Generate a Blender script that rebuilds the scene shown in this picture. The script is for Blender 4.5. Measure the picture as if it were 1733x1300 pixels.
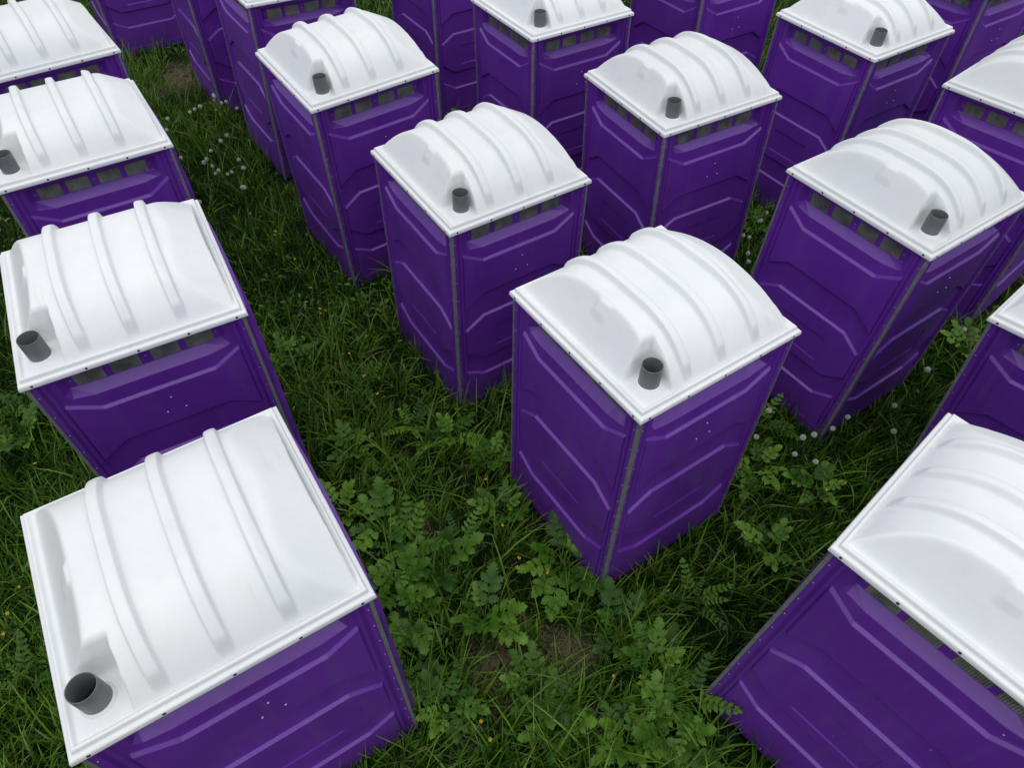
import bpy, bmesh, math, random
import numpy as np
from mathutils import Matrix, Vector

for o in list(bpy.data.objects):
    bpy.data.objects.remove(o, do_unlink=True)
scene = bpy.context.scene
C = scene.collection

# ------------------------------------------------------------------ camera
CAM_H, PITCH, ROLL, FPX = 5.1747, 0.85394, 0.014714, 1198.69     # focal length in pixels of a 1733 px wide frame
cam_data = bpy.data.cameras.new('camera')
cam = bpy.data.objects.new('camera', cam_data)
C.objects.link(cam)
scene.camera = cam
cam_data.sensor_fit = 'HORIZONTAL'
cam_data.sensor_width = 36.0
cam_data.lens = 36.0 * FPX / 1733.0
cam_data.clip_start = 0.05
cam_data.clip_end = 2000.0
fwd = Vector((0, math.cos(PITCH), -math.sin(PITCH)))
r0 = Vector((1, 0, 0)); u0 = Vector((0, math.sin(PITCH), math.cos(PITCH)))
rt = math.cos(ROLL) * r0 + math.sin(ROLL) * u0
up = -math.sin(ROLL) * r0 + math.cos(ROLL) * u0
cam.matrix_world = Matrix(((rt.x, up.x, -fwd.x, 0), (rt.y, up.y, -fwd.y, 0), (rt.z, up.z, -fwd.z, CAM_H), (0, 0, 0, 1)))

# ------------------------------------------------------------------ overcast sky and soft sun
SUN_ELEV, SUN_AZ = math.radians(84), math.radians(180)     # azimuth clockwise from +Y
world = bpy.data.worlds.new('World')
scene.world = world
world.use_nodes = True
wn = world.node_tree.nodes; wl = world.node_tree.links
wn.clear()
sky = wn.new('ShaderNodeTexSky'); sky.sky_type = 'NISHITA'; sky.sun_disc = False
sky.sun_elevation = SUN_ELEV; sky.sun_rotation = SUN_AZ
sky.air_density = 1.0; sky.dust_density = 2.0; sky.ozone_density = 1.0
hs = wn.new('ShaderNodeHueSaturation'); hs.inputs['Saturation'].default_value = 0.28    # cloud cover greys the blue
bg = wn.new('ShaderNodeBackground'); bg.inputs['Strength'].default_value = 0.105
wo = wn.new('ShaderNodeOutputWorld')
wl.new(sky.outputs[0], hs.inputs['Color']); wl.new(hs.outputs[0], bg.inputs['Color']); wl.new(bg.outputs[0], wo.inputs['Surface'])

sun_data = bpy.data.lights.new('sun', 'SUN')
sun_data.energy = 1.5; sun_data.angle = math.radians(120); sun_data.color = (1.0, 0.995, 0.985)
sun = bpy.data.objects.new('sun', sun_data)
C.objects.link(sun)
sd = Vector((math.sin(SUN_AZ) * math.cos(SUN_ELEV), math.cos(SUN_AZ) * math.cos(SUN_ELEV), math.sin(SUN_ELEV)))
sun.rotation_euler = sd.to_track_quat('Z', 'Y').to_euler()
sun.location = sd * 30

scene.view_settings.view_transform = 'Standard'
scene.view_settings.look = 'None'
scene.view_settings.exposure = 0.20
scene.view_settings.gamma = 1.0
scene.view_settings.use_curve_mapping = False

rng = np.random.default_rng(7)
random.seed(7)

# ------------------------------------------------------------------ materials
def new_mat(name):
    m = bpy.data.materials.new(name); m.use_nodes = True
    nt = m.node_tree; b = nt.nodes['Principled BSDF']
    return m, nt, b

def ramp(nt, src, stops):
    r = nt.nodes.new('ShaderNodeValToRGB')
    el = r.color_ramp.elements
    while len(el) < len(stops): el.new(0.5)
    for e, (p, c) in zip(el, stops):
        e.position = p; e.color = c if len(c) == 4 else (*c, 1)
    nt.links.new(src, r.inputs[0])
    return r

def noise(nt, coord, scale, detail=4, rough=0.55):
    n = nt.nodes.new('ShaderNodeTexNoise')
    n.inputs['Scale'].default_value = scale; n.inputs['Detail'].default_value = detail; n.inputs['Roughness'].default_value = rough
    nt.links.new(coord, n.inputs['Vector'])
    return n

def mix(nt, fac, a, b, mode='MIX'):
    m = nt.nodes.new('ShaderNodeMix'); m.data_type = 'RGBA'; m.blend_type = mode
    for s, v in ((m.inputs[0], fac), (m.inputs[6], a), (m.inputs[7], b)):
        if hasattr(v, 'links'): nt.links.new(v, s)
        else: s.default_value = v if isinstance(v, float) else (*v, 1) if len(v) == 3 else v
    return m.outputs[2]

def obj_coord(nt):
    """object coordinates shifted by a random amount for each copy, so that no two copies share their stains"""
    t = nt.nodes.new('ShaderNodeTexCoord'); oi = nt.nodes.new('ShaderNodeObjectInfo')
    v = nt.nodes.new('ShaderNodeVectorMath'); v.operation = 'SCALE'
    v.inputs[0].default_value = (17.3, 31.7, 11.9); nt.links.new(oi.outputs['Random'], v.inputs['Scale'])
    a = nt.nodes.new('ShaderNodeVectorMath'); a.operation = 'ADD'
    nt.links.new(t.outputs['Object'], a.inputs[0]); nt.links.new(v.outputs[0], a.inputs[1])
    return t.outputs['Object'], a.outputs[0], oi

def bump(nt, b, height, strength, dist=0.01):
    bn = nt.nodes.new('ShaderNodeBump'); bn.inputs['Strength'].default_value = strength; bn.inputs['Distance'].default_value = dist
    nt.links.new(height, bn.inputs['Height']); nt.links.new(bn.outputs[0], b.inputs['Normal'])

def purple_material():
    m, nt, b = new_mat('purple_plastic')
    raw, co, oi = obj_coord(nt)
    n1 = noise(nt, co, 2.2, 5); n2 = noise(nt, co, 38, 3)
    base = ramp(nt, n1.outputs[0], [(0.30, (0.116, 0.022, 0.302)), (0.70, (0.147, 0.030, 0.366))]).outputs[0]
    # sun-faded, dusty streaks running down the plastic
    mp = nt.nodes.new('ShaderNodeMapping'); mp.inputs['Scale'].default_value = (14, 14, 0.8); nt.links.new(co, mp.inputs[0])
    ns = noise(nt, mp.outputs[0], 1.0, 4)
    st = ramp(nt, ns.outputs[0], [(0.52, (0, 0, 0)), (0.80, (0.30, 0.30, 0.30))]).outputs[0]
    c = mix(nt, st, base, (0.15, 0.095, 0.22))
    # specks of pollen, petals and droppings
    vo = nt.nodes.new('ShaderNodeTexVoronoi'); vo.inputs['Scale'].default_value = 6.0; nt.links.new(co, vo.inputs['Vector'])
    sp = ramp(nt, vo.outputs['Distance'], [(0.022, (1, 1, 1)), (0.034, (0, 0, 0))]).outputs[0]
    gate = ramp(nt, vo.outputs['Color'], [(0.60, (0, 0, 0)), (0.64, (1, 1, 1))]).outputs[0]
    k = mix(nt, 1.0, sp, gate, 'MULTIPLY')
    c = mix(nt, k, c, (0.55, 0.55, 0.50))
    # each moulding came out of the tool, and faded, a little differently
    mr0 = nt.nodes.new('ShaderNodeMapRange'); mr0.inputs[3].default_value = 0.86; mr0.inputs[4].default_value = 1.12; nt.links.new(oi.outputs['Random'], mr0.inputs[0])
    hv = nt.nodes.new('ShaderNodeHueSaturation'); nt.links.new(mr0.outputs[0], hv.inputs['Value']); nt.links.new(c, hv.inputs['Color']); c = hv.outputs[0]
    # fine pale scuffs
    mp2 = nt.nodes.new('ShaderNodeMapping'); mp2.inputs['Scale'].default_value = (3, 3, 60); mp2.inputs['Rotation'].default_value = (0.5, 0.4, 0.2); nt.links.new(co, mp2.inputs[0])
    nsc = noise(nt, mp2.outputs[0], 1.5, 6, 0.7); ngt = noise(nt, co, 3.1, 2)
    sc = mix(nt, 1.0, ramp(nt, nsc.outputs[0], [(0.64, (0, 0, 0)), (0.72, (0.35, 0.35, 0.35))]).outputs[0], ramp(nt, ngt.outputs[0], [(0.52, (0, 0, 0)), (0.62, (1, 1, 1))]).outputs[0], 'MULTIPLY')
    c = mix(nt, sc, c, (0.26, 0.20, 0.36))
    # dark brown blotches, thickening towards the bottom
    sx = nt.nodes.new('ShaderNodeSeparateXYZ'); nt.links.new(raw, sx.inputs[0])
    hm = nt.nodes.new('ShaderNodeMapRange'); hm.inputs[1].default_value = 0.05; hm.inputs[2].default_value = 0.42; hm.inputs[3].default_value = 0.75; hm.inputs[4].default_value = 0.0
    nt.links.new(sx.outputs[2], hm.inputs[0])
    nm = noise(nt, co, 24, 6, 0.7)
    mu = ramp(nt, nm.outputs[0], [(0.48, (0, 0, 0)), (0.66, (1, 1, 1))]).outputs[0]
    mf = nt.nodes.new('ShaderNodeMath'); mf.operation = 'MULTIPLY'; nt.links.new(mu, mf.inputs[0]); nt.links.new(hm.outputs[0], mf.inputs[1])
    c = mix(nt, mf.outputs[0], c, (0.060, 0.045, 0.040))
    nt.links.new(c, b.inputs['Base Color'])
    rr = ramp(nt, n1.outputs[0], [(0.3, (0.30, 0.30, 0.30)), (0.7, (0.46, 0.46, 0.46))]).outputs[0]
    nt.links.new(rr, b.inputs['Roughness'])
    b.inputs['Specular IOR Level'].default_value = 0.6
    bump(nt, b, n2.outputs[0], 0.10, 0.004)
    return m

def white_material():
    m, nt, b = new_mat('white_plastic')
    raw, co, oi = obj_coord(nt)
    n1 = noise(nt, co, 1.6, 5); n2 = noise(nt, co, 9, 5, 0.65); n3 = noise(nt, co, 60, 2)
    base = ramp(nt, n1.outputs[0], [(0.3, (0.765, 0.795, 0.815)), (0.7, (0.825, 0.84, 0.845))]).outputs[0]
    # weathering film, faintly green-grey, broken up
    w = ramp(nt, n2.outputs[0], [(0.45, (0, 0, 0)), (0.80, (0.20, 0.20, 0.20))]).outputs[0]
    c = mix(nt, w, base, (0.60, 0.63, 0.61))
    tone = nt.nodes.new('ShaderNodeValToRGB'); te = tone.color_ramp.elements
    te[0].color = (0.90, 0.905, 0.90, 1); te[1].color = (1.0, 1.0, 1.0, 1); te[0].position = 0.1; te[1].position = 0.7
    nt.links.new(oi.outputs['Random'], tone.inputs[0]); c = mix(nt, 1.0, c, tone.outputs[0], 'MULTIPLY')
    # runs of grime down the slopes, a few darker smears
    mp = nt.nodes.new('ShaderNodeMapping'); mp.inputs['Scale'].default_value = (22, 2.0, 2.0); nt.links.new(co, mp.inputs[0])
    nr = noise(nt, mp.outputs[0], 1.0, 5, 0.6); ng = noise(nt, co, 2.6, 3)
    gr = mix(nt, 1.0, ramp(nt, nr.outputs[0], [(0.52, (0, 0, 0)), (0.78, (0.45, 0.45, 0.45))]).outputs[0], ramp(nt, ng.outputs[0], [(0.48, (0, 0, 0)), (0.68, (1, 1, 1))]).outputs[0], 'MULTIPLY')
    c = mix(nt, gr, c, (0.52, 0.54, 0.50))
    vo = nt.nodes.new('ShaderNodeTexVoronoi'); vo.inputs['Scale'].default_value = 7.0; nt.links.new(co, vo.inputs['Vector'])
    sp = ramp(nt, vo.outputs['Distance'], [(0.020, (1, 1, 1)), (0.032, (0, 0, 0))]).outputs[0]
    gate = ramp(nt, vo.outputs['Color'], [(0.72, (0, 0, 0)), (0.75, (0.8, 0.8, 0.8))]).outputs[0]
    k = mix(nt, 1.0, sp, gate, 'MULTIPLY')
    c = mix(nt, k, c, (0.22, 0.20, 0.16))
    nt.links.new(c, b.inputs['Base Color'])
    b.inputs['Roughness'].default_value = 0.42
    b.inputs['Specular IOR Level'].default_value = 0.4
    bump(nt, b, n3.outputs[0], 0.08, 0.003)
    return m

def plain_material(name, col, rough=0.5, metal=0.0, var=0.12, scale=12, spec=0.5):
    m, nt, b = new_mat(name)
    raw, co, oi = obj_coord(nt)
    n = noise(nt, co, scale, 4)
    lo = tuple(x * (1 - var) for x in col); hi = tuple(min(1, x * (1 + var)) for x in col)
    nt.links.new(ramp(nt, n.outputs[0], [(0.3, lo), (0.7, hi)]).outputs[0], b.inputs['Base Color'])
    b.inputs['Roughness'].default_value = rough; b.inputs['Metallic'].default_value = metal
    b.inputs['Specular IOR Level'].default_value = spec
    return m

def foliage_material(name, stops, rough=0.55, trans=0.35, attr='tint'):
    m, nt, b = new_mat(name)
    if attr == 'tint':
        a = nt.nodes.new('ShaderNodeAttribute'); a.attribute_name = 'tint'; src = a.outputs['Fac']
    else:
        oi = nt.nodes.new('ShaderNodeObjectInfo'); src = oi.outputs['Random']
    c = ramp(nt, src, stops).outputs[0]
    t = nt.nodes.new('ShaderNodeTexCoord'); n = noise(nt, t.outputs['Object'], 22, 3)
    v = ramp(nt, n.outputs[0], [(0.3, (0.75, 0.75, 0.75)), (0.7, (1.15, 1.15, 1.15))]).outputs[0]
    c = mix(nt, 1.0, c, v, 'MULTIPLY')
    nt.links.new(c, b.inputs['Base Color'])
    b.inputs['Roughness'].default_value = rough
    b.inputs['Specular IOR Level'].default_value = 0.35
    tr = nt.nodes.new('ShaderNodeBsdfTranslucent'); nt.links.new(c, tr.inputs['Color'])
    ms = nt.nodes.new('ShaderNodeMixShader'); ms.inputs[0].default_value = trans
    out = nt.nodes['Material Output']
    nt.links.new(b.outputs[0], ms.inputs[1]); nt.links.new(tr.outputs[0], ms.inputs[2]); nt.links.new(ms.outputs[0], out.inputs['Surface'])
    return m

M_PURPLE = purple_material()
M_WHITE = white_material()
M_TRIM = plain_material('grey_aluminium_trim', (0.21, 0.23, 0.23), 0.45, 0.25, 0.2, 20)
M_PIPE = plain_material('grey_pvc', (0.135, 0.142, 0.150), 0.42, 0.0, 0.10, 15)
M_PIPE_SHADE = plain_material('painted_pipe_shade', (0.012, 0.012, 0.013), 0.8, 0.0, 0.1, 10)  # near-black, paints the shade inside the pipe
M_VENT = plain_material('grey_vent_mesh', (0.16, 0.178, 0.145), 0.6, 0.0, 0.45, 11)
M_RIVET = plain_material('rivet_metal', (0.28, 0.25, 0.34), 0.35, 0.5, 0.1, 10)
M_BOLT = plain_material('white_nylon_bolt', (0.50, 0.49, 0.52), 0.5, 0.0, 0.1, 10)
M_SCREW = plain_material('dark_screw', (0.045, 0.048, 0.050), 0.4, 0.6, 0.1, 10)
M_BASE = plain_material('black_plastic_skid', (0.022, 0.020, 0.026), 0.6, 0.0, 0.3, 8)

# ------------------------------------------------------------------ mesh helpers
def link(name, me, mat, parent=None):
    o = bpy.data.objects.new(name, me)
    C.objects.link(o)
    if mat and not me.materials: me.materials.append(mat)
    if parent: o.parent = parent
    return o

def mesh(name, verts, faces, smooth=None):
    me = bpy.data.meshes.new(name)
    me.from_pydata([tuple(v) for v in verts], [], faces)
    me.update()
    if smooth is not None:
        me.polygons.foreach_set('use_smooth', [True] * len(me.polygons))
        if smooth < 180: me.set_sharp_from_angle(angle=math.radians(smooth))
    return me

def bm_mesh(name, bm, smooth=None):
    me = bpy.data.meshes.new(name); bm.to_mesh(me); bm.free()
    if smooth is not None:
        me.polygons.foreach_set('use_smooth', [True] * len(me.polygons))
        if smooth < 180: me.set_sharp_from_angle(angle=math.radians(smooth))
    return me

def tag(o, label=None, cat=None, group=None, kind=None):
    if label: o['label'] = label
    if cat: o['category'] = cat
    if group: o['group'] = group
    if kind: o['kind'] = kind
    return o

def lathe(prof, n=28, cx=0, cy=0):
    v = []; f = []
    for (r, z) in prof:
        for k in range(n):
            a = 2 * math.pi * k / n
            v.append((cx + r * math.cos(a), cy + r * math.sin(a), z))
    for i in range(len(prof) - 1):
        for k in range(n):
            a = i * n + k; b2 = i * n + (k + 1) % n
            f.append((a, b2, b2 + n, a + n))
    return v, f

def domes(points, r, h, axis, n=6):
    """little domed heads at points, pointing along axis"""
    ax = Vector(axis).normalized()
    t = ax.orthogonal().normalized(); s = ax.cross(t)
    V = []; F = []
    for p in points:
        p = Vector(p); b0 = len(V)
        for rr, hh in ((1.0, -0.2), (0.85, 0.6)):
            for k in range(n):
                a = 2 * math.pi * k / n
                V.append(p + (t * math.cos(a) + s * math.sin(a)) * r * rr + ax * h * hh)
        V.append(p + ax * h)
        for k in range(n):
            k2 = (k + 1) % n
            F.append((b0 + k, b0 + k2, b0 + n + k2, b0 + n + k))
            F.append((b0 + n + k, b0 + n + k2, b0 + 2 * n))
    return V, F

# ------------------------------------------------------------------ the ground
STRAW = [(-0.06, 1.76, 0.31), (0.45, 1.92, 0.24), (0.51, 1.34, 0.24), (-5.2, 10.7, 0.55), (-0.76, 2.98, 0.16), (0.09, 2.05, 0.16), (-0.30, 1.35, 0.16)]
def ground_material():
    m, nt, b = new_mat('meadow_soil')
    t = nt.nodes.new('ShaderNodeTexCoord'); co = t.outputs['Object']
    n1 = noise(nt, co, 1.3, 6); n2 = noise(nt, co, 26, 6, 0.7); n3 = noise(nt, co, 5, 4)
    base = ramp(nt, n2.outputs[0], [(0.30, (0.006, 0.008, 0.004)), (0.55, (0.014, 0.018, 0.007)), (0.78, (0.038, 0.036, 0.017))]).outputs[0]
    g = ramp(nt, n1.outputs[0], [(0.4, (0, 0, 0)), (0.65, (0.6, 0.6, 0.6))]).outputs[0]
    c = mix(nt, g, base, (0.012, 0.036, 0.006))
    # trampled straw patches
    fac = None
    for (x, y, r) in STRAW:
        d = nt.nodes.new('ShaderNodeVectorMath'); d.operation = 'DISTANCE'
        nt.links.new(co, d.inputs[0]); d.inputs[1].default_value = (x, y, 0)
        mr = nt.nodes.new('ShaderNodeMapRange'); mr.inputs[1].default_value = r * 0.35; mr.inputs[2].default_value = r * 1.3; mr.inputs[3].default_value = 1.0; mr.inputs[4].default_value = 0.0
        nt.links.new(d.outputs['Value'], mr.inputs[0])
        if fac is None: fac = mr.outputs[0]
        else:
            mx = nt.nodes.new('ShaderNodeMath'); mx.operation = 'MAXIMUM'
            nt.links.new(fac, mx.inputs[0]); nt.links.new(mr.outputs[0], mx.inputs[1]); fac = mx.outputs[0]
    k = nt.nodes.new('ShaderNodeMath'); k.operation = 'MULTIPLY'
    br = ramp(nt, n3.outputs[0], [(0.35, (0.35, 0.35, 0.35)), (0.6, (1, 1, 1))]).outputs[0]
    nt.links.new(fac, k.inputs[0]); nt.links.new(br, k.inputs[1])
    straw = ramp(nt, n2.outputs[0], [(0.3, (0.060, 0.042, 0.028)), (0.7, (0.190, 0.145, 0.100))]).outputs[0]
    c = mix(nt, k.outputs[0], c, straw)
    nt.links.new(c, b.inputs['Base Color']); b.inputs['Roughness'].default_value = 0.95
    b.inputs['Specular IOR Level'].default_value = 0.1
    bump(nt, b, n2.outputs[0], 0.8, 0.03)
    return m

def build_ground():
    """one sheet to the horizon, finer and gently uneven near the camera"""
    xs = np.concatenate([[-900, -300, -100, -40, -22], np.arange(-14, 14.01, 0.25), [22, 40, 100, 300, 900]])
    ys = np.concatenate([[-900, -300, -100, -40, -12], np.arange(-3, 20.01, 0.25), [28, 50, 120, 300, 900]])
    V = []; F = []
    for y in ys:
        for x in xs:
            z = 0.015 * math.sin(1.7 * x + 0.6) * math.sin(1.3 * y) if abs(x) < 14 and -3 < y < 20 else 0.0
            V.append((x, y, z))
    nx = len(xs)
    for j in range(len(ys) - 1):
        for i in range(nx - 1):
            F.append((j * nx + i, j * nx + i + 1, (j + 1) * nx + i + 1, (j + 1) * nx + i))
    o = link('ground', mesh('ground', V, F, 180), ground_material())
    tag(o, kind='structure')
    return o
build_ground()

# ------------------------------------------------------------------ the portable toilet
HB = 0.620        # half width of the body
HF = 2.12         # height of the roof flange's lower lip
AX, AY = 0.642, 0.638

def panel_mesh():
    """moulded side panel in the X-Z plane, outward is -Y: beads, recessed vent strip with sill, stepped trapezoid ridges, pocket"""
    L0, L1, REC, PKT = -0.028, -0.006, -0.086, -0.013
    edge = [(0.6055, 0.0), (0.572, 0.0), (0.564, -0.016), (0.556, -0.018), (0.549, -0.006), (0.540, 0.000), (0.531, -0.006), (0.523, -0.020)]
    main = [0.515, 0.482, 0.448, 0.340, 0.232, 0.226]
    cols = [(-u, d) for u, d in edge] + [(-u, None) for u in main] + [(u, None) for u in reversed(main)] + [(u, d) for u, d in reversed(edge)]
    rows = [  # z at the centre, shift towards the ends, level
        (2.150, 0, 'L0'), (2.070, 0, 'L0'), (2.062, 0, 'REC'), (1.924, 0.01, 'REC'), (1.870, 0.040, 'L0'),
        (1.764, 0.105, 'L0'), (1.749, 0.105, 'L1'), (1.424, -0.115, 'L1'), (1.414, -0.115, 'L0'),
        (1.172, -0.105, 'L0'), (1.157, -0.105, 'L1'), (0.995, 0, 'L1'), (0.991, 0, 'PKT'), (0.758, 0.095, 'PKT'), (0.746, 0.092, 'L1'),
        (0.662, 0.12, 'L1'), (0.652, 0.12, 'L0'), (0.440, 0.10, 'L0'), (0.425, 0.10, 'L1'), (0.150, 0, 'L1'), (0.120, 0, 'M'), (0.045, 0, 'M')]
    V = []; F = []
    for (zc, ds, lev) in rows:
        for (u, d) in cols:
            au = abs(u)
            s = min(1.0, max(0.0, (au - 0.340) / 0.175))
            z = zc + ds * s
            if d is not None: dep = d
            elif lev == 'L0': dep = L0
            elif lev == 'L1': dep = L1
            elif lev == 'M': dep = -0.002
            elif lev == 'REC': dep = REC if au <= 0.449 else L0
            else: dep = PKT if au <= 0.227 else L1
            if zc <= 0.12 and d is not None: dep = max(dep, -0.006)
            V.append((u, -(HB + dep), z))
    n = len(cols)
    for j in range(len(rows) - 1):
        for i in range(n - 1):
            F.append((j * n + i, (j + 1) * n + i, (j + 1) * n + i + 1, j * n + i + 1))
    bm = bmesh.new()
    bv = [bm.verts.new(v) for v in V]
    for f in F: bm.faces.new([bv[k] for k in f])
    bm.normal_update()
    ed = [e for e in bm.edges if len(e.link_faces) == 2 and e.calc_face_angle(0) > math.radians(14) and e.calc_length() > 0.02]
    bmesh.ops.bevel(bm, geom=ed, offset=0.0025, segments=1, profile=0.5, affect='EDGES', clamp_overlap=True)
    return bm_mesh('wall_panel', bm)

def door_mesh():
    """door side: proud convex door leaf within a flat frame, stepped mouldings"""
    cols = [(-0.605, 0), (-0.555, 0), (-0.545, -0.012), (-0.535, -0.012), (-0.525, 0.022), (-0.48, 0.034), (-0.30, 0.042), (0, 0.046),
            (0.30, 0.042), (0.48, 0.034), (0.525, 0.022), (0.535, -0.012), (0.545, -0.012), (0.555, 0), (0.605, 0)]
    rows = [(2.15, 0), (2.06, 0), (2.045, 1), (1.72, 1), (1.69, 1.5), (1.42, 1.5), (1.39, 1), (1.14, 1), (1.11, 1.5), (0.68, 1.5), (0.65, 1), (0.42, 1), (0.39, 1.5), (0.16, 1.5), (0.14, 0), (0.045, 0)]
    V = []; F = []
    for (z, k) in rows:
        for (u, d) in cols:
            V.append((u, -(HB + (d * k if abs(u) < 0.53 else (d if k else 0))), z))
    n = len(cols)
    for j in range(len(rows) - 1):
        for i in range(n - 1):
            F.append((j * n + i, (j + 1) * n + i, (j + 1) * n + i + 1, j * n + i + 1))
    return mesh('door_panel', V, F, 35)

def vent_mesh(w=0.165, h=0.100):
    """vent grille: plate with fine upright slats"""
    bm = bmesh.new()
    def box(x0, x1, y0, y1, z0, z1):
        vs = [bm.verts.new(p) for p in ((x0, y0, z0), (x1, y0, z0), (x1, y1, z0), (x0, y1, z0), (x0, y0, z1), (x1, y0, z1), (x1, y1, z1), (x0, y1, z1))]
        for f in ((0, 1, 5, 4), (1, 2, 6, 5), (3, 0, 4, 7), (4, 5, 6, 7), (0, 3, 2, 1)):
            bm.faces.new([vs[k] for k in f])
    box(-w / 2, w / 2, -0.002, 0.004, 0, h)
    k = 13
    for i in range(k):
        x = -w / 2 + w * (i + 0.5) / k
        box(x - 0.0032, x + 0.0032, -0.006, -0.002, 0.003, h - 0.003)
    return bm_mesh('vent', bm)

def trim_mesh():
    """L-shaped corner extrusion round the corner at (-,-), rounded outer corner"""
    h = HB + 0.004; leg = 0.022; t = 0.006
    prof = [(-h + leg, -h + t), (-h + leg, -h), (-h + 0.008, -h), (-h + 0.0025, -h + 0.0025), (-h, -h + 0.008), (-h, -h + leg), (-h + t, -h + leg), (-h + t + 0.003, -h + t + 0.003)]
    V = [(x, y, 0.03) for x, y in prof] + [(x, y, HF + 0.015) for x, y in prof]
    n = len(prof)
    F = [(i, (i + 1) % n, n + (i + 1) % n, n + i) for i in range(n)] + [tuple(range(n - 1, -1, -1)), tuple(range(n, 2 * n))]
    F = [tuple(reversed(f)) for f in F]
    return mesh('corner_trim', V, F, 30)

RIBS = (-0.250, 0.015, 0.290)
def roof_height(X, Y):
    ya = np.abs(Y)
    bar = 0.270 * (1 - np.minimum(1, ya / 0.594) ** 3.4)
    # raised ribs that run over the barrel from eave to eave
    rib = np.zeros_like(X)
    for xr in RIBS:
        t = np.clip(1 - np.abs(X - xr) / 0.038, 0, 1)
        prof = np.clip(t / 0.36, 0, 1); prof = prof * prof * (3 - 2 * prof); prof = prof * (0.82 + 0.18 * (1 - (1 - t) ** 2))
        end = np.clip((0.578 - ya) / 0.045, 0, 1); end = end * end * (3 - 2 * end)
        rib = np.maximum(rib, prof * end * 0.046)
    bar = bar + rib
    def smin(a, b, k):
        h = np.clip(0.5 + 0.5 * (b - a) / k, 0, 1)
        return b * (1 - h) + a * h - k * h * (1 - h)
    pg = (X + 0.572) * 1.60
    tabg = np.where((np.abs(Y + 0.005) < 0.052), np.minimum((X + 0.492) * 7.0, 0.150 + (X + 0.492) * 1.55), -1.0)
    pg = np.maximum(pg, np.clip(tabg, -1, 0.262))
    pe = np.minimum(0.285 - 0.55 * (X - 0.370) - 0.50 * Y ** 2, (0.598 - X) * 7.0)
    z = smin(bar, pg, 0.022)
    z = smin(z, pe, 0.014)
    pk = 0.004 + np.maximum(0, np.maximum((X + 0.372) * 8.0, (Y + 0.368) * 8.0))
    z = smin(z, pk, 0.012)
    return 0.046 + np.maximum(z, 0.0)

def roof_mesh():
    xs = np.unique(np.round(np.concatenate([np.arange(-0.592, 0.5921, 0.016)] + [np.arange(r - 0.0405, r + 0.0406, 0.0045) for r in RIBS] + [np.arange(-0.58, -0.33, 0.009), np.arange(0.54, 0.592, 0.008)]), 4))
    keep = [xs[0]]
    for x in xs[1:]:
        if x - keep[-1] > 0.0035: keep.append(x)
    xs = np.array(keep); xs[-1] = 0.592
    ys = np.sign(np.linspace(-1, 1, 108)) * 0.588 * (1 - (1 - np.abs(np.linspace(-1, 1, 108))) ** 1.35)
    X, Y = np.meshgrid(xs, ys)
    Z = roof_height(X, Y)
    Z[0, :] = Z[-1, :] = 0.046; Z[:, 0] = Z[:, -1] = 0.046
    nx, ny = len(xs), len(ys)
    V = [(X[j, i], Y[j, i], HF + Z[j, i]) for j in range(ny) for i in range(nx)]
    F = [(j * nx + i, j * nx + i + 1, (j + 1) * nx + i + 1, (j + 1) * nx + i) for j in range(ny - 1) for i in range(nx - 1)]
    # rolled bead, ledge, screw lip round the edge
    border = [i for i in range(nx)] + [j * nx + nx - 1 for j in range(1, ny)] + [(ny - 1) * nx + i for i in range(nx - 2, -1, -1)] + [j * nx for j in range(ny - 2, 0, -1)]
    ring_def = [(0.004, 0.052), (0.009, 0.059), (0.015, 0.061), (0.021, 0.058), (0.025, 0.048), (0.0265, 0.034), (0.030, 0.0315), (0.040, 0.030), (0.0455, 0.027), (0.0485, 0.021), (0.0505, 0.000), (0.0495, -0.004), (0.044, -0.005), (0.024, -0.003)]
    prev = border
    for off, z in ring_def:
        cur = []
        for b in border:
            x, y, _ = V[b]
            sx = x / 0.592; sy = y / 0.588
            nxv = 0.592 + off; nyv = 0.588 + off
            px = x if abs(sx) < 0.9999 else math.copysign(nxv, x)
            py = y if abs(sy) < 0.9999 else math.copysign(nyv, y)
            # stretch along the edges so corners stay square
            if abs(sx) < 0.9999: px = x * nxv / 0.592
            if abs(sy) < 0.9999: py = y * nyv / 0.588
            cur.append(len(V)); V.append((px, py, HF + z))
        nb = len(border)
        for k in range(nb):
            k2 = (k + 1) % nb
            F.append((prev[k2], prev[k], cur[k], cur[k2]))
        prev = cur
    return mesh('roof', V, F, 180)

def base_mesh():
    """skid base: low plinth with two runners"""
    bm = bmesh.new()
    def box(x0, x1, y0, y1, z0, z1):
        bmesh.ops.create_cube(bm, size=1, matrix=Matrix.Translation(((x0 + x1) / 2, (y0 + y1) / 2, (z0 + z1) / 2)) @ Matrix.Diagonal((x1 - x0, y1 - y0, z1 - z0, 1)))
    box(-HB + 0.004, HB - 0.004, -HB + 0.004, HB - 0.004, 0.03, 0.10)
    for s in (-1, 1): box(-HB + 0.0, HB - 0.0, s * 0.42 - 0.06, s * 0.42 + 0.06, -0.06, 0.032)
    bmesh.ops.bevel(bm, geom=bm.edges[:], offset=0.006, segments=1, affect='EDGES')
    return bm_mesh('base', bm)

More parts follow.
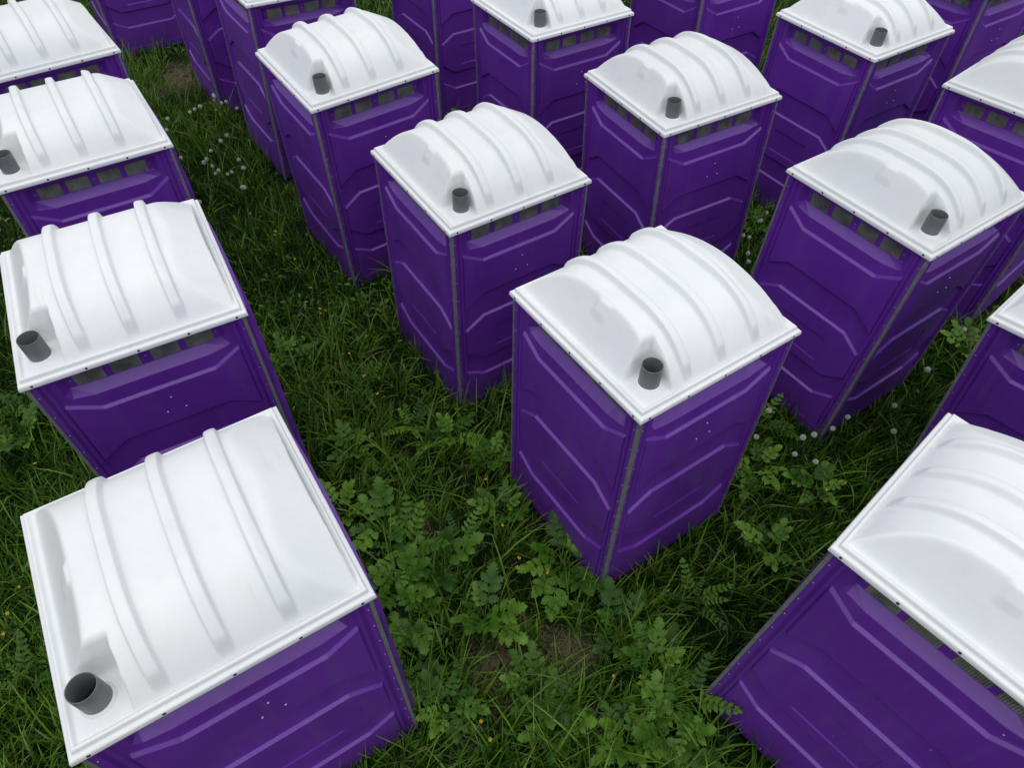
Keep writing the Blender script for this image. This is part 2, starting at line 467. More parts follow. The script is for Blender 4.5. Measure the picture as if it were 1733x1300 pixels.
ME = dict(panel=panel_mesh(), door=door_mesh(), vent=vent_mesh(), trim=trim_mesh(), roof=roof_mesh(), base=base_mesh())
prof = [(0.064, -0.004), (0.064, 0.008), (0.061, 0.012)]
ME['collar'] = mesh('pipe_collar', *lathe([(0.0610, 0.014), (0.066, 0.012), (0.070, 0.008), (0.074, -0.004)], 28), 60)
ME['pipe'] = mesh('vent_pipe', *lathe([(0.0605, -0.02), (0.0605, 0.146), (0.0595, 0.150), (0.0565, 0.150), (0.0555, 0.146), (0.0555, -0.03)], 32), 50)
ME['shade_disc'] = mesh('pipe_shade_disc', *(lambda v, f: (v + [(0, 0, 0.0)], f + [(len(v), k, (k + 1) % 32) for k in range(32)]))(*lathe([(0.0553, 0.0), (0.0553, 0.002)], 32)))  # disc closing the pipe inside, its dark colour stands in for shade
rv = []
for s in (-1, 1):
    for k in range(11): rv.append((s * 0.589, -HB, 0.16 + k * 0.185))
for k in range(7): rv.append((-0.48 + k * 0.16, -HB - 0.001, 0.082))
ME['rivets'] = mesh('rivets', *domes(rv, 0.0055, 0.004, (0, -1, 0), 6), 180)
bl = [(0.02, -HB + 0.006, 1.655), (-0.04, -HB + 0.006, 1.535), (0.075, -HB + 0.006, 1.53), (-0.11, -HB + 0.024, 0.93), (0.17, -HB + 0.024, 0.89)]
ME['bolts'] = mesh('bolts', *domes(bl, 0.0062, 0.006, (0, -1, 0), 6), 180)
vs = [(-0.425, -HB + 0.086, 1.985), (0.0, -HB + 0.086, 1.985), (0.425, -HB + 0.086, 1.985)]
ME['vent_screws'] = mesh('vent_screws', *domes(vs, 0.007, 0.005, (0, -1, 0), 6), 180)
def ring_screws():
    V = []; F = []
    for (ax, span, off) in (((0, -1, 0), 'x', -(0.588 + 0.0495)), ((0, 1, 0), 'x', 0.588 + 0.0495), ((-1, 0, 0), 'y', -(0.592 + 0.0495)), ((1, 0, 0), 'y', 0.592 + 0.0495)):
        pts = []
        for k in range(5):
            t = -0.575 + 1.15 * k / 4
            pts.append((t, off, HF + 0.012) if span == 'x' else (off, t, HF + 0.012))
        v, f = domes(pts, 0.0085, 0.003, ax, 8)
        F += [tuple(i + len(V) for i in q) for q in f]; V += v
    return mesh('roof_screws', V, F, 180)
ME['screws'] = ring_screws()

def make_toilet():
    root = bpy.data.objects.new('portable_toilet', None); C.objects.link(root)
    root.empty_display_size = 0.3
    link('base', ME['base'], M_BASE, root)
    for k in range(4):                                       # 0 eave side with pipe corner, 1 door side (+X), 2 back eave, 3 gable side (-X)
        R = Matrix.Rotation(k * math.pi / 2, 4, 'Z')
        if k == 1:
            d = link('door', ME['door'], M_PURPLE, root); d.matrix_local = R
        else:
            p = link('wall_panel', ME['panel'], M_PURPLE, root); p.matrix_local = R
            for x in (-0.3225, -0.1165, 0.1165, 0.3225):
                v = link('vent', ME['vent'], M_VENT, p)
                v.location = (x, -HB + 0.084, 1.932)
            s = link('vent_screws', ME['vent_screws'], M_RIVET, p); tag(s, kind='stuff')
            r = link('rivets', ME['rivets'], M_RIVET, p); tag(r, kind='stuff')
            if k == 0:
                b2 = link('bolts', ME['bolts'], M_BOLT, p); tag(b2, kind='stuff')
        t = link('corner_trim', ME['trim'], M_TRIM, root); t.matrix_local = R
    roof = link('roof', ME['roof'], M_WHITE, root)
    s = link('roof_screws', ME['screws'], M_SCREW, roof); tag(s, kind='stuff')
    pipe = link('vent_pipe', ME['pipe'], M_PIPE, root); pipe.location = (-0.440, -0.462, HF + 0.052)
    link('pipe_collar', ME['collar'], M_WHITE, pipe)
    link('pipe_shade_disc', ME['shade_disc'], M_PIPE_SHADE, pipe)
    return root

def copy_tree(o, parent=None):
    c = o.copy(); C.objects.link(c)
    if parent is not None: c.parent = parent
    for ch in o.children: copy_tree(ch, c)
    return c

# x, y, yaw, lean x, lean y, sink, label   (all measured from the vanishing lines of the roofs)
UNITS = [
    (0.8602, 3.2274, 0.6030, 0.0017, 0.0082, 0.0194, 'purple portable toilet in the centre foreground, its near foot in bright weeds'),
    (-0.3106, 5.0451, 0.5935, 0.0107, -0.0161, -0.0735, 'purple portable toilet second in the middle row, behind the centre foreground one'),
    (-1.5761, 6.7262, 0.6136, -0.0150, -0.0389, 0.0024, 'purple portable toilet third in the middle row, its near corner deep in grass'),
    (-2.8008, 8.7809, 0.6125, 0.0381, 0.0124, -0.0323, 'purple portable toilet fourth in the middle row, only its roof edge showing'),
    (-4.0133, 10.3649, 0.5923, 0.0091, 0.0012, -0.0104, 'purple portable toilet fifth in the middle row, dandelions at its foot'),
    (0.3958, 8.1251, 0.5555, -0.0166, 0.0076, -0.0523, 'purple portable toilet with its pipe at the top edge above the centre'),
    (1.5814, 6.3776, 0.5012, -0.0361, -0.0086, -0.0468, 'purple portable toilet behind and right of the second one in the middle row'),
    (3.6216, 7.8139, 0.5978, 0.0101, -0.0101, -0.0334, 'purple portable toilet at top right, its roof cut by the upper edge'),
    (2.9319, 4.7152, 0.6139, 0.0242, -0.0036, 0.0057, 'purple portable toilet right of the centre one, its broad left wall leaning right'),
    (2.2039, 1.5663, 0.7552, 0.0821, 0.0030, 0.0179, 'purple portable toilet cut off by the bottom right corner of the picture'),
    (-1.4497, 1.5561, 0.5718, -0.0110, -0.0073, 0.0321, 'purple portable toilet nearest at bottom left, its white roof seen from above'),
    (-2.4993, 3.4710, 0.5123, 0.0023, -0.0360, 0.0538, 'purple portable toilet second in the left row, three bolts on its wall'),
    (-3.6220, 5.3054, 0.5829, 0.0005, 0.0008, 0.0053, 'purple portable toilet third in the left row, its pipe cut by the left edge'),
    (-4.6741, 6.9202, 0.6502, -0.0006, -0.0004, 0.0002, 'purple portable toilet in the top left corner, last of the left row'),
    (2.3176, 9.4076, 0.5633, -0.0148, 0.0062, 0.0336, 'purple portable toilet at the top edge, roofless in view, between two pipes'),
    (-0.8994, 10.3181, 0.5891, 0.0027, -0.0016, -0.0092, 'purple portable toilet far back at the top, lower walls showing behind two roofs'),
    (5.3657, 9.2332, 0.5891, -0.0079, 0.0087, 0.0122, 'purple portable toilet in the top right corner, roof out of view'),
    (4.7214, 6.1490, 0.7209, -0.0108, -0.0019, 0.0808, 'purple portable toilet cut by the right edge, upper of two, vents showing'),
    (4.0324, 3.1795, 0.7159, -0.0488, 0.0372, -0.0113, 'purple portable toilet cut by the right edge at mid height, one roof corner showing'),
    (-6.1261, 12.0812, 0.5939, -0.0031, -0.0004, 0.0059, 'purple portable toilet farthest at upper left, only its wall foot showing'),
]
proto = make_toilet()
for i, (x, y, yaw, tx, ty, dz, label) in enumerate(UNITS):
    o = proto if i == 0 else copy_tree(proto)
    zx = Vector((tx, ty, 1)).normalized()
    xx = Vector((math.cos(yaw), math.sin(yaw), 0)); xx = (xx - zx * xx.dot(zx)).normalized()
    yy = zx.cross(xx)
    o.matrix_world = Matrix(((xx.x, yy.x, zx.x, x), (xx.y, yy.y, zx.y, y), (xx.z, yy.z, zx.z, dz), (0, 0, 0, 1)))
    if 'left row' in label or 'bottom left' in label:              # their pipes stand a little nearer the gable
        for ch in o.children:
            if ch.name.startswith('vent_pipe'): ch.location.x -= 0.048
    tag(o, label, 'portable toilet', 'purple portable toilets with white roofs in rows on the meadow')

def inside_unit(px, py, margin=0.0):
    m = np.zeros(px.shape, bool)
    for (x, y, yaw, *_r) in UNITS:
        dx, dy = px - x, py - y
        lx = dx * math.cos(yaw) + dy * math.sin(yaw); ly = -dx * math.sin(yaw) + dy * math.cos(yaw)
        m |= (np.abs(lx) < HB + margin) & (np.abs(ly) < HB + margin)
    return m

# ------------------------------------------------------------------ grass
def fbm(x, y, seed):
    r = np.random.default_rng(seed); v = np.zeros_like(x); amp = 1.0
    for o in range(4):
        for _ in range(3):
            a = r.uniform(0, 2 * math.pi); fq = 0.9 * 1.9 ** o * r.uniform(0.7, 1.3); ph = r.uniform(0, 6.28)
            v += amp * np.sin((x * math.cos(a) + y * math.sin(a)) * fq + ph)
        amp *= 0.6
    return v / 3.5

def scatter(n, seed, near_bias=1.0):
    """points over the ground the lens sees (and a good margin beside it), thinner with distance"""
    r = np.random.default_rng(seed)
    y = 0.3 + 14.2 * r.random(n) ** (1 + 0.45 * near_bias)
    hw = 4.3 + 0.50 * y
    x = (r.random(n) * 2 - 1) * hw
    return x, y

def blades_mesh(name, px, py, length, width, lean, az, tint, segs=4):
    n = len(px)
    r = np.random.default_rng(99)
    gz = 0.015 * np.sin(1.7 * px + 0.6) * np.sin(1.3 * py)
    ca, sa = np.cos(az), np.sin(az)
    face = az + math.pi / 2 + r.normal(0, 0.5, n)
    wx, wy = np.cos(face), np.sin(face)
    rows = []
    bend = lean * (0.6 + 0.8 * r.random(n))
    for k in range(segs + 1):
        t = k / segs
        th = lean * 0.35 + bend * t * 1.15                          # angle from the vertical grows along the blade
        if k == 0: cx = px.copy(); cy = py.copy(); cz = gz - 0.01; pth = th
        else:
            st = length / segs; m = (th + pth) / 2; pth = th
            cx = cx + ca * np.sin(m) * st; cy = cy + sa * np.sin(m) * st; cz = cz + np.cos(m) * st
        w = width * (1 - t ** 2.2) * (0.75 + 0.5 * min(1, t * 3)) * 0.5
        if k == segs: rows.append(np.stack([cx, cy, np.maximum(cz, 0.004)], 1)[:, None, :])
        else:
            z = np.maximum(cz, 0.002)
            rows.append(np.stack([np.stack([cx - wx * w, cy - wy * w, z], 1), np.stack([cx + wx * w, cy + wy * w, z], 1)], 1))
    P = np.concatenate(rows, 1)                                      # n, 2*segs+1, 3
    m = 2 * segs + 1
    verts = P.reshape(-1, 3)
    quads = []
    for k in range(segs - 1): quads.append([2 * k, 2 * k + 1, 2 * k + 3, 2 * k + 2])
    q = np.array(quads); tri = np.array([2 * segs - 2, 2 * segs - 1, 2 * segs])
    base = (np.arange(n) * m)[:, None]
    loops = np.concatenate([(q.reshape(1, -1) + base), (tri[None, :] + base)], 1)
    per = np.array([4] * (segs - 1) + [3])
    tot = np.tile(per, n); start = np.concatenate([[0], np.cumsum(tot)[:-1]])
    me = bpy.data.meshes.new(name)
    me.vertices.add(len(verts)); me.vertices.foreach_set('co', verts.astype(np.float32).ravel())
    me.loops.add(loops.size); me.loops.foreach_set('vertex_index', loops.astype(np.int32).ravel())
    me.polygons.add(len(tot)); me.polygons.foreach_set('loop_start', start.astype(np.int32)); me.polygons.foreach_set('loop_total', tot.astype(np.int32))
    me.polygons.foreach_set('use_smooth', np.ones(len(tot), bool))
    me.update(calc_edges=True)
    at = me.attributes.new('tint', 'FLOAT', 'POINT')
    at.data.foreach_set('value', np.repeat(tint, m).astype(np.float32))
    return me

M_GRASS = foliage_material('grass_blade', [(0.0, (0.012, 0.044, 0.004)), (0.25, (0.024, 0.082, 0.006)), (0.45, (0.062, 0.166, 0.010)), (0.80, (0.170, 0.315, 0.034)), (0.93, (0.17, 0.19, 0.07)), (1.0, (0.26, 0.21, 0.11))], 0.45, 0.30)

def straw_factor(x, y):
    f = np.zeros_like(x)
    for (sx, sy, r) in STRAW:
        d = np.hypot(x - sx, y - sy) / r
        f = np.maximum(f, np.clip(1.35 - d, 0, 1))
    return f

def build_grass():
    r = np.random.default_rng(3)
    # tufts: many blades from one root, fanned out
    cx, cy = scatter(32000, 5, 1.0)
    keep = (r.random(len(cx)) < 0.55 + 0.45 * fbm(cx, cy, 4)) & (r.random(len(cx)) > straw_factor(cx, cy) * 0.80)
    cx, cy = cx[keep], cy[keep]
    per = r.integers(6, 15, len(cx))
    X = np.repeat(cx, per); Y = np.repeat(cy, per); n = len(X)
    tl = np.repeat(np.clip(0.30 + 0.10 * fbm(cx, cy, 8) + 0.06 * r.normal(size=len(cx)), 0.10, 0.55), per)
    wind = np.repeat(fbm(cx * 0.5, cy * 0.5, 12) * 2.0, per)
    X = X + r.normal(0, 0.025, n); Y = Y + r.normal(0, 0.025, n)
    az = r.random(n) * 2 * math.pi; az = np.where(r.random(n) < 0.35, wind + r.normal(0, 0.6, n), az)
    L = tl * r.uniform(0.45, 1.25, n)
    lean = np.clip(r.gamma(3.2, 0.20, n), 0.05, 1.7)
    wd = r.uniform(0.006, 0.017, n)
    tint = np.clip(0.43 + 0.26 * np.repeat(fbm(cx, cy, 21), per) + r.normal(0, 0.19, n), 0, 0.90)
    tall = r.random(n) < 0.10; L[tall] *= 1.5; tint[tall] = r.uniform(0.62, 0.86, tall.sum())  # tall blades tinted lighter, bright highlights put into their colour
    dry = r.random(n) < 0.035; tint[dry] = r.uniform(0.9, 1.0, dry.sum())
    ok = ~inside_unit(X, Y, 0.012)
    X, Y, L, wd, lean, az, tint = [a[ok] for a in (X, Y, L, wd, lean, az, tint)]
    o = link('grass', blades_mesh('grass', X, Y, L, wd, lean, az, tint), M_GRASS)
    tag(o, 'long dark green meadow grass growing between the toilets', 'grass', kind='stuff')
    # short undergrowth between the tufts, its low tint painting in the shade there
    ux, uy = scatter(150000, 6, 1.0)
    k = (~inside_unit(ux, uy, 0.012)) & (r.random(len(ux)) > straw_factor(ux, uy) * 0.85)
    ux, uy = ux[k], uy[k]; m = len(ux)
    o = link('short_grass', blades_mesh('short_grass', ux, uy, r.uniform(0.06, 0.19, m), r.uniform(0.005, 0.010, m), np.clip(r.gamma(3, 0.22, m), 0.05, 1.6), r.random(m) * 6.283, np.clip(r.normal(0.20, 0.16, m), 0, 0.85), 3), M_GRASS)
    tag(o, 'short fine grass filling the ground under the long blades', 'grass', kind='stuff')
    # dry straw lying on the bare patches
    sx, sy = [], []
    for (a, b2, rad) in STRAW:
        q = int(900 * rad)
        sx.append(a + r.normal(0, rad * 0.55, q)); sy.append(b2 + r.normal(0, rad * 0.55, q))
    sx = np.concatenate(sx); sy = np.concatenate(sy); q = len(sx)
    o = link('straw', blades_mesh('straw', sx, sy, r.uniform(0.06, 0.20, q), r.uniform(0.003, 0.005, q), np.full(q, 1.35), r.random(q) * 6.283, r.uniform(0.9, 1.0, q), 3), M_GRASS)
    tag(o, 'dry straw lying on the trampled bare patches', 'straw', kind='stuff')
    return len(X)
NB = build_grass()
print('blades', NB)

# ------------------------------------------------------------------ broad-leaved weeds
M_LEAF = foliage_material('weed_leaf', [(0.0, (0.030, 0.098, 0.008)), (0.5, (0.076, 0.196, 0.014)), (1.0, (0.150, 0.300, 0.028))], 0.5, 0.30, 'random')
M_STALK = plain_material('green_stalk', (0.07, 0.12, 0.03), 0.6)

def leaflet(V, F, ox, oy, ang, ln, wd, seed, lift=0.0):
    """one scalloped leaflet as a folded fan of quads about its midrib"""
    r = random.Random(seed)
    n = 9
    ca, sa = math.cos(ang), math.sin(ang)
    b0 = len(V)
    for k in range(n + 1):
        t = k / n
        lobe = (1.0 if k % 2 else 0.68) * (1 + r.uniform(-0.12, 0.12))
        w = wd * (math.sin(math.pi * min(1, t * 0.93 + 0.07)) ** 0.65) * lobe * (1 if k < n else 0.12)
        s = ln * t
        zc = lift + 0.10 * ln * math.sin(t * 2.2) - 0.16 * ln * t * t
        for e in (-1, 0, 1):
            f = s + (0.16 * ln / n * (1 if e and k % 2 else 0))
            V.append((ox + ca * f - sa * w * e, oy + sa * f + ca * w * e, zc + abs(e) * w * 0.28 + r.uniform(-0.003, 0.003)))
    for k in range(n):
        for e in range(2):
            a = b0 + k * 3 + e
            F.append((a, a + 3, a + 4, a + 1))

def leaf_mesh(seed, size=0.30):
    """compound leaf lying along +X: stalk, two pairs of side leaflets and a lobed end leaflet"""
    r = random.Random(seed); V = []; F = []
    for k in range(7):                                              # stalk
        x = size * k / 6; z = 0.22 * size * math.sin(k / 6 * 1.5)
        for e in (-1, 1): V.append((x, e * 0.0035, z))
    for k in range(6): F.append((2 * k, 2 * k + 1, 2 * k + 3, 2 * k + 2))
    zt = 0.22 * size
    for (t, ln) in ((0.38, 0.30), (0.62, 0.36), (0.84, 0.34)):
        for s in (-1, 1):
            leaflet(V, F, size * t, 0, s * r.uniform(0.95, 1.25), size * ln * r.uniform(0.85, 1.15), size * 0.125, seed * 31 + int(t * 100) + s, zt * 0.85)
    leaflet(V, F, size * 0.95, 0, r.uniform(-0.15, 0.15), size * 0.44, size * 0.18, seed * 17, zt)
    return mesh('leaf', V, F, 180)
def feather_mesh(seed, size=0.30):
    """narrow feathery leaf: six pairs of small toothed leaflets on a long stalk"""
    r = random.Random(seed); V = []; F = []
    for k in range(9):
        x = size * 1.2 * k / 8; z = 0.30 * size * math.sin(k / 8 * 1.7)
        for e in (-1, 1): V.append((x, e * 0.003, z))
    for k in range(8): F.append((2 * k, 2 * k + 1, 2 * k + 3, 2 * k + 2))
    for j in range(6):
        t = 0.30 + 0.14 * j
        for s in (-1, 1):
            leaflet(V, F, size * 1.2 * t, 0, s * r.uniform(0.9, 1.15), size * (0.30 - 0.035 * j) * r.uniform(0.85, 1.15), size * 0.062, seed * 13 + j * 2 + s, 0.30 * size * math.sin(t * 1.7))
    leaflet(V, F, size * 1.17, 0, 0, size * 0.20, size * 0.06, seed * 7, 0.29 * size)
    return mesh('leaf', V, F, 180)
LEAVES = [leaf_mesh(s, 0.30) for s in range(1, 7)]
FEATHERS = [feather_mesh(s, 0.30) for s in range(1, 5)]

WEEDS = [  # x, y, size, label: where each broad-leaved plant stands
    (0.40, 2.56, 1.20, 'big bright green lobed weed against the near corner of the centre toilet'),
    (0.80, 2.07, 0.90, 'lobed weed in the shade just in front of the centre toilet'),
    (1.02, 1.78, 1.00, 'upper of the bright weeds beside the lower right toilet'),
    (1.24, 1.56, 1.00, 'lower of the bright weeds touching the lower right toilet'),
    (0.93, 1.43, 0.90, 'lobed weed at the bottom edge left of the lower right toilet'),
    (-0.18, 2.12, 0.95, 'lobed weed just above the round straw patch at the bottom'),
    (-0.56, 2.52, 1.10, 'large pale weed in the open grass between the two nearest toilets'),
    (-0.78, 2.64, 1.15, 'large weed beside the right edge of the nearest left roof'),
    (-0.98, 2.84, 1.05, 'weed above the right edge of the nearest left roof'),
    (-0.71, 1.84, 0.95, 'weed by the right wall of the nearest left toilet, below the roof corner'),
    (-0.42, 1.50, 0.85, 'bright weed left of the round straw patch at the bottom'),
    (-0.62, 1.42, 0.85, 'weed low against the right wall of the nearest left toilet'),
    (0.19, 1.63, 0.85, 'weed right of the round straw patch at the bottom'),
    (0.33, 1.42, 0.85, 'bluish weed at the bottom edge below the straw'),
    (-0.55, 3.77, 0.80, 'bright weed below the foot of the second toilet in the middle row'),
    (-0.90, 3.89, 0.80, 'weed in the open grass left of the second toilet in the middle row'),
    (-0.18, 3.52, 0.80, 'weed between the second toilet of the middle row and the centre toilet'),
    (-1.37, 3.62, 0.80, 'weed right of the second toilet in the left row'),
    (-2.20, 4.74, 0.75, 'weed beside the roof corner of the second toilet in the left row'),
    (2.24, 3.98, 0.95, 'bright weed at the right edge of the centre toilet'),
    (2.13, 3.50, 0.85, 'weed under the dandelions right of the centre toilet'),
    (2.58, 3.30, 0.80, 'upright weed in the grass above the lower right roof'),
    (2.05, 2.72, 0.80, 'dark weed in the shade between centre and lower right toilets'),
    (1.38, 2.28, 0.80, 'weed along the right wall foot of the centre toilet'),
    (-0.05, 3.02, 0.80, 'weed at the left wall of the centre toilet'),
    (-4.30, 3.70, 0.90, 'weed at the left edge beside the second toilet of the left row'),
    (-4.42, 4.10, 0.85, 'weed at the left edge above its neighbour beside the left row'),
    (-3.30, 1.62, 0.85, 'weed at the left edge beside the nearest left toilet'),
    (4.50, 4.95, 0.90, 'weed in the gap at the right edge behind the leaning toilet'),
    (-0.80, 9.15, 0.90, 'weed in the dark gap between far toilets at the top'),
    (2.80, 6.95, 0.80, 'weed in the narrow gap among dandelions left of the leaning toilet'),
    (-1.38, 4.38, 0.70, 'small weed in the middle of the grass lane'),
    (0.80, 1.30, 0.80, 'weed at the bottom edge in the middle of the lane'),
    (-1.36, 3.00, 0.85, 'weed tucked behind the top corner of the nearest left roof'),
    (-0.68, 2.10, 0.95, 'weed midway along the lower right side of the nearest left toilet'),
    (-0.40, 2.72, 0.90, 'weed in the open grass left of the big bright weed'),
    (1.10, 1.30, 0.95, 'weed in the bottom edge at the foot of the lower right toilet'),
    (-0.84, 2.30, 1.00, 'weed spreading beside the lower roof corner of the nearest left toilet'),
]

for i, (x, y, s, lb) in enumerate(WEEDS):
    if inside_unit(np.array([x]), np.array([y]), 0.03)[0]: continue
    r = random.Random(100 + i)
    root = bpy.data.objects.new('weed', None); C.objects.link(root); root.empty_display_size = 0.1
    root.location = (x, y, 0.0); root.rotation_euler = (0, 0, r.uniform(0, 6.28)); root.scale = (s * 0.88, s * 0.88, s * 0.88)
    tag(root, lb, 'weed', 'broad-leaved weeds in the grass')
    k = r.randint(7, 10)
    for j in range(k):
        o = link('leaf', r.choice(FEATHERS if i % 4 == 3 else LEAVES), M_LEAF, root)
        a = j * 2.399 + r.uniform(-0.35, 0.35)
        q = r.uniform(0.65, 1.15)
        o.location = (0.02 * math.cos(a), 0.02 * math.sin(a), 0.06 + 0.11 * r.random())
        o.rotation_euler = (r.uniform(-0.25, 0.25), -r.uniform(-0.10, 0.75), a)
        o.scale = (q, q, q)

def build_ground_cover():
    """small leaves of clover and seedlings, too many to count"""
    r = np.random.default_rng(44)
    n = 26000
    x, y = scatter(n, 45, 1.3)
    k = (~inside_unit(x, y, 0.03)) & (fbm(x, y, 33) + 0.35 * r.normal(size=n) > 0.30) & (r.random(n) > straw_factor(x, y) * 0.7)
    x, y = x[k], y[k]; n = len(x)
    az = r.random(n) * 6.283; L = r.uniform(0.03, 0.085, n); W = L * r.uniform(0.16, 0.30, n); z = r.uniform(0.05, 0.24, n); tl = r.normal(0, 0.35, n)
    ca, sa = np.cos(az), np.sin(az)
    pts = [(0, 0, 0), (0.35, 1, 0.1), (0.75, 0.72, 0.05), (1, 0, -0.1), (0.75, -0.72, 0.05), (0.35, -1, 0.1)]
    P = np.stack([np.stack([x + ca * L * a - sa * W * b, y + sa * L * a + ca * W * b, z + L * (a * tl + c)], 1) for a, b, c in pts], 1)
    verts = P.reshape(-1, 3); me = bpy.data.meshes.new('ground_cover')
    base = (np.arange(n) * 6)[:, None]
    loops = (np.array([0, 1, 2, 3, 0, 3, 4, 5])[None, :] + base)
    # two quads folded along the midrib
    me.vertices.add(len(verts)); me.vertices.foreach_set('co', verts.astype(np.float32).ravel())
    me.loops.add(loops.size); me.loops.foreach_set('vertex_index', loops.astype(np.int32).ravel())
    me.polygons.add(2 * n); me.polygons.foreach_set('loop_start', (np.arange(2 * n) * 4).astype(np.int32)); me.polygons.foreach_set('loop_total', np.full(2 * n, 4, np.int32))
    me.update(calc_edges=True)
    at = me.attributes.new('tint', 'FLOAT', 'POINT'); at.data.foreach_set('value', np.repeat(r.random(n), 6).astype(np.float32))
    m = foliage_material('ground_cover_leaf', [(0.0, (0.026, 0.086, 0.008)), (0.5, (0.060, 0.160, 0.014)), (1.0, (0.115, 0.235, 0.030))], 0.5, 0.3)
    tag(link('ground_cover', me, m), 'small low leaves filling the gaps in the grass', 'ground cover', kind='stuff')
build_ground_cover()

# ------------------------------------------------------------------ dandelion clocks and yellow flowers
def seed_head_mesh():
    """sphere of fine radiating filaments with tiny parachutes round a core"""
    V = []; F = []
    n = 70
    for k in range(n):
        z = 1 - 2 * (k + 0.5) / n; a = k * 2.39996; rr = math.sqrt(1 - z * z)
        d = Vector((rr * math.cos(a), rr * math.sin(a), z)); t = d.orthogonal().normalized(); s = d.cross(t)
        b0 = len(V)
        V += [d * 0.006 + t * 0.0006, d * 0.006 - t * 0.0006, d * 0.026]
        F.append((b0, b0 + 1, b0 + 2))
        c = len(V); R = 0.0062
        V.append(d * 0.0255)
        for j in range(5):
            q = 2 * math.pi * j / 5; V.append(d * 0.029 + (t * math.cos(q) + s * math.sin(q)) * R)
        for j in range(5): F.append((c, c + 1 + j, c + 1 + (j + 1) % 5))
    return mesh('seed_head', V, F)
def core_mesh():
    bm = bmesh.new(); bmesh.ops.create_icosphere(bm, subdivisions=1, radius=0.008); return bm_mesh('core', bm, 180)
def stem_mesh(h, r=0.0026):
    V = []; F = []
    for k in range(6):
        t = k / 5; ox = 0.02 * math.sin(t * 1.6) - 0.02
        for j in range(4):
            a = j * math.pi / 2; V.append((ox * 1 + r * math.cos(a), r * math.sin(a), -h * (1 - t)))
    off = V[-1][0] - r * math.cos(1.5 * math.pi)
    V = [(x - off, y, z) for x, y, z in V]
    for k in range(5):
        for j in range(4):
            F.append((k * 4 + j, k * 4 + (j + 1) % 4, k * 4 + 4 + (j + 1) % 4, k * 4 + 4 + j))
    return mesh('stem', V, F, 180)
m, nt, b = new_mat('seed_fluff')
b.inputs['Base Color'].default_value = (0.50, 0.52, 0.46, 1); b.inputs['Roughness'].default_value = 0.9
n_ = noise(nt, nt.nodes.new('ShaderNodeTexCoord').outputs['Object'], 60, 2)
nt.links.new(ramp(nt, n_.outputs[0], [(0.3, (0.56, 0.58, 0.52)), (0.7, (0.74, 0.76, 0.70))]).outputs[0], b.inputs['Base Color'])
tr = nt.nodes.new('ShaderNodeBsdfTranslucent'); tr.inputs['Color'].default_value = (0.72, 0.74, 0.68, 1)
ms = nt.nodes.new('ShaderNodeMixShader'); ms.inputs[0].default_value = 0.35
nt.links.new(b.outputs[0], ms.inputs[1]); nt.links.new(tr.outputs[0], ms.inputs[2]); nt.links.new(ms.outputs[0], nt.nodes['Material Output'].inputs['Surface'])
M_FLUFF = m
M_CORE = plain_material('seed_core', (0.10, 0.09, 0.05), 0.8)
M_YELLOW = plain_material('yellow_petal', (0.62, 0.42, 0.02), 0.5, 0.0, 0.15, 40)

DAND = {
    'dandelion seed head against the farthest wall at upper left': [(-5.96,11.45),(-6.22,11.30),(-6.30,11.20)],
    'dandelion seed head in the cluster between the left row and the middle row': [(-3.87,7.82),(-3.82,7.82),(-3.74,7.74),(-3.70,7.67),(-3.64,7.65),(-3.55,7.66),(-3.51,7.71),(-3.35,7.71),(-3.30,7.39),(-3.27,7.38),(-3.72,7.07),(-4.24,8.02),(-3.50,7.99),(-3.81,8.57),(-3.85,8.43),(-3.86,8.09)],
    'dandelion seed head at the foot of the fifth toilet in the middle row': [(-4.24,9.50),(-4.20,9.44),(-4.18,9.40),(-4.02,9.36),(-3.82,9.18),(-4.07,9.32),(-4.34,9.04),(-4.38,8.96),(-4.62,8.78),(-4.29,9.12),(-4.64,8.69)],
    'dandelion seed head in the grass right of the centre toilet': [(2.79,3.78),(2.93,3.87),(2.48,3.64),(2.28,3.97),(2.13,3.72),(2.39,3.50),(2.52,3.39),(2.61,3.71),(3.28,3.72)],
    'dandelion seed head in the narrow gap left of the leaning right toilet': [(2.57,6.50),(2.53,6.12),(2.84,6.85),(2.53,6.04),(2.96,7.02),(2.83,6.78),(2.60,6.40)],
    'dandelion seed head behind the leaning right toilet': [(3.42,4.05),(4.50,5.10),(3.93,4.55)],
}
ME['head'] = seed_head_mesh(); ME['core'] = core_mesh()
STEMS = [stem_mesh(h) for h in (0.24, 0.30, 0.35)]
def build_dandelions():
    r = random.Random(5); i = 0
    for lab, pts in DAND.items():
        for (x, y) in pts:
            k = r.randrange(3); h = (0.24, 0.30, 0.35)[k]
            if inside_unit(np.array([x]), np.array([y]), 0.03)[0]: continue
            root = bpy.data.objects.new('dandelion', None); C.objects.link(root); root.empty_display_size = 0.05
            root.location = (x, y, 0.0); root.rotation_euler = (0, 0, r.uniform(0, 6.28))
            tag(root, 'round white ' + lab, 'dandelion', lab.replace('seed head', 'seed heads'))
            st = link('stem', STEMS[k], M_STALK, root); st.location = (0, 0, h)
            hd = link('seed_head', ME['head'], M_FLUFF, root); hd.location = (0, 0, h + 0.012)
            s = r.uniform(0.68, 0.92); hd.scale = (s, s, s)
            link('core', ME['core'], M_CORE, hd)
            i += 1
build_dandelions()

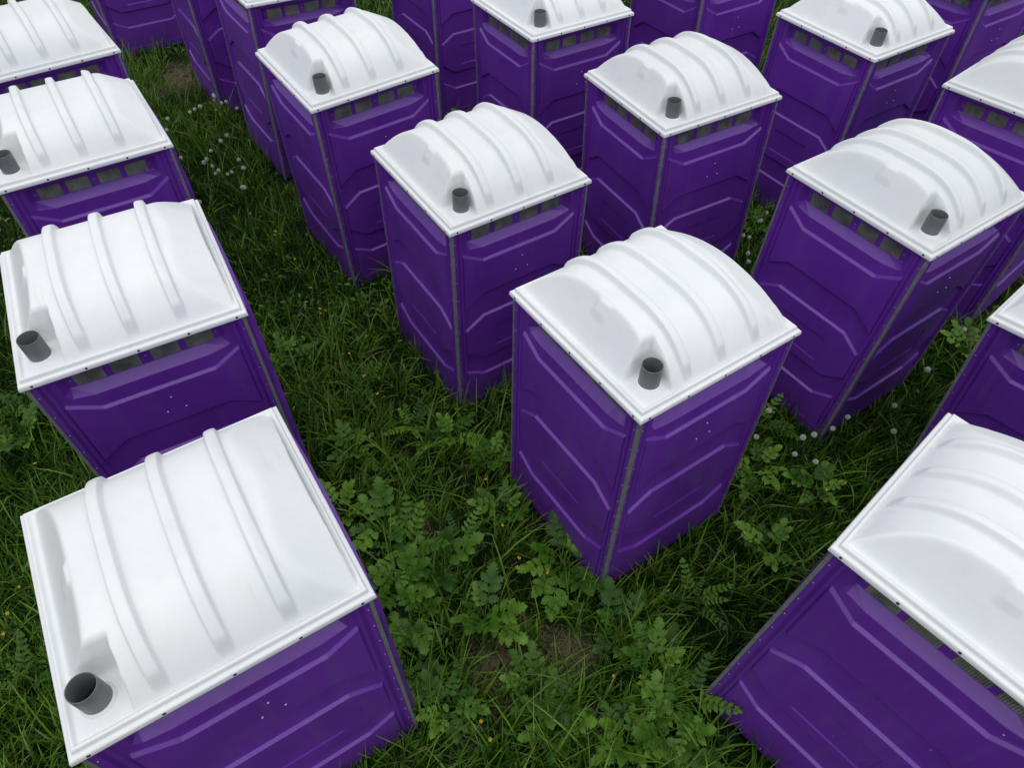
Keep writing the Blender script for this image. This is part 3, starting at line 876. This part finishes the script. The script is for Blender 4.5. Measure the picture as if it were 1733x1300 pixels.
def blossom_mesh():
    V = [(0, 0, 0.0)]; F = []
    for k in range(6):
        a = k * math.pi / 3
        b0 = len(V)
        for (rr, da, z) in ((0.012, -0.36, 0.006), (0.021, -0.22, 0.011), (0.023, 0.0, 0.012), (0.021, 0.22, 0.011), (0.012, 0.36, 0.006)):
            V.append((rr * math.cos(a + da), rr * math.sin(a + da), z))
        F.append((0, b0, b0 + 1, b0 + 2)); F.append((0, b0 + 2, b0 + 3, b0 + 4))
    return mesh('blossom', V, F)
ME['blossom'] = blossom_mesh()
YEL = {
    'small yellow flower in the grass between the left and middle rows': [(-1.97,5.30),(-1.95,5.23),(-1.91,5.27),(-1.57,4.68),(-1.38,4.39),(-1.23,4.17),(-2.71,6.50),(-2.39,6.09),(-2.72,6.57)],
    'small yellow flower in the clump near the fifth toilet of the middle row': [(-4.36,9.46),(-4.32,9.50),(-4.17,9.28),(-4.23,9.30),(-4.33,9.16),(-4.28,9.17),(-4.08,9.18),(-4.05,9.27),(-4.30,9.47)],
    'small yellow flower among the weeds left of the centre toilet': [(-0.20,3.26),(-0.06,2.83),(0.07,2.55),(0.06,2.47),(0.29,2.44),(-0.17,1.38),(-0.96,3.06),(-0.11,1.27)],
    'small yellow flower at the left edge beside the nearest left toilet': [(-3.60,2.06),(-3.56,1.91),(-3.61,2.26),(-3.99,3.35)],
    'small yellow flower in the shade right of the centre toilet': [(1.84,2.80),(1.88,2.72),(1.18,2.30),(0.72,1.68),(2.60,3.21)],
}
def build_yellow():
    r = random.Random(9)
    st = stem_mesh(0.22, 0.002)
    for lab, pts in YEL.items():
        for (x, y) in pts:
            if inside_unit(np.array([x]), np.array([y]), 0.03)[0]: continue
            root = bpy.data.objects.new('yellow_flower', None); C.objects.link(root); root.empty_display_size = 0.05
            root.location = (x, y, 0.0); root.rotation_euler = (0, 0, r.uniform(0, 6.28))
            tag(root, lab, 'flower', lab.replace('flower', 'flowers'))
            q = link('stem', st, M_STALK, root); q.location = (0, 0, 0.22)
            bl_ = link('blossom', ME['blossom'], M_YELLOW, root); bl_.location = (0, 0, 0.218)
            bl_.rotation_euler = (r.uniform(-0.5, 0.5), r.uniform(-0.5, 0.5), 0)
            s = r.uniform(0.5, 0.8); bl_.scale = (s, s, s)
build_yellow()
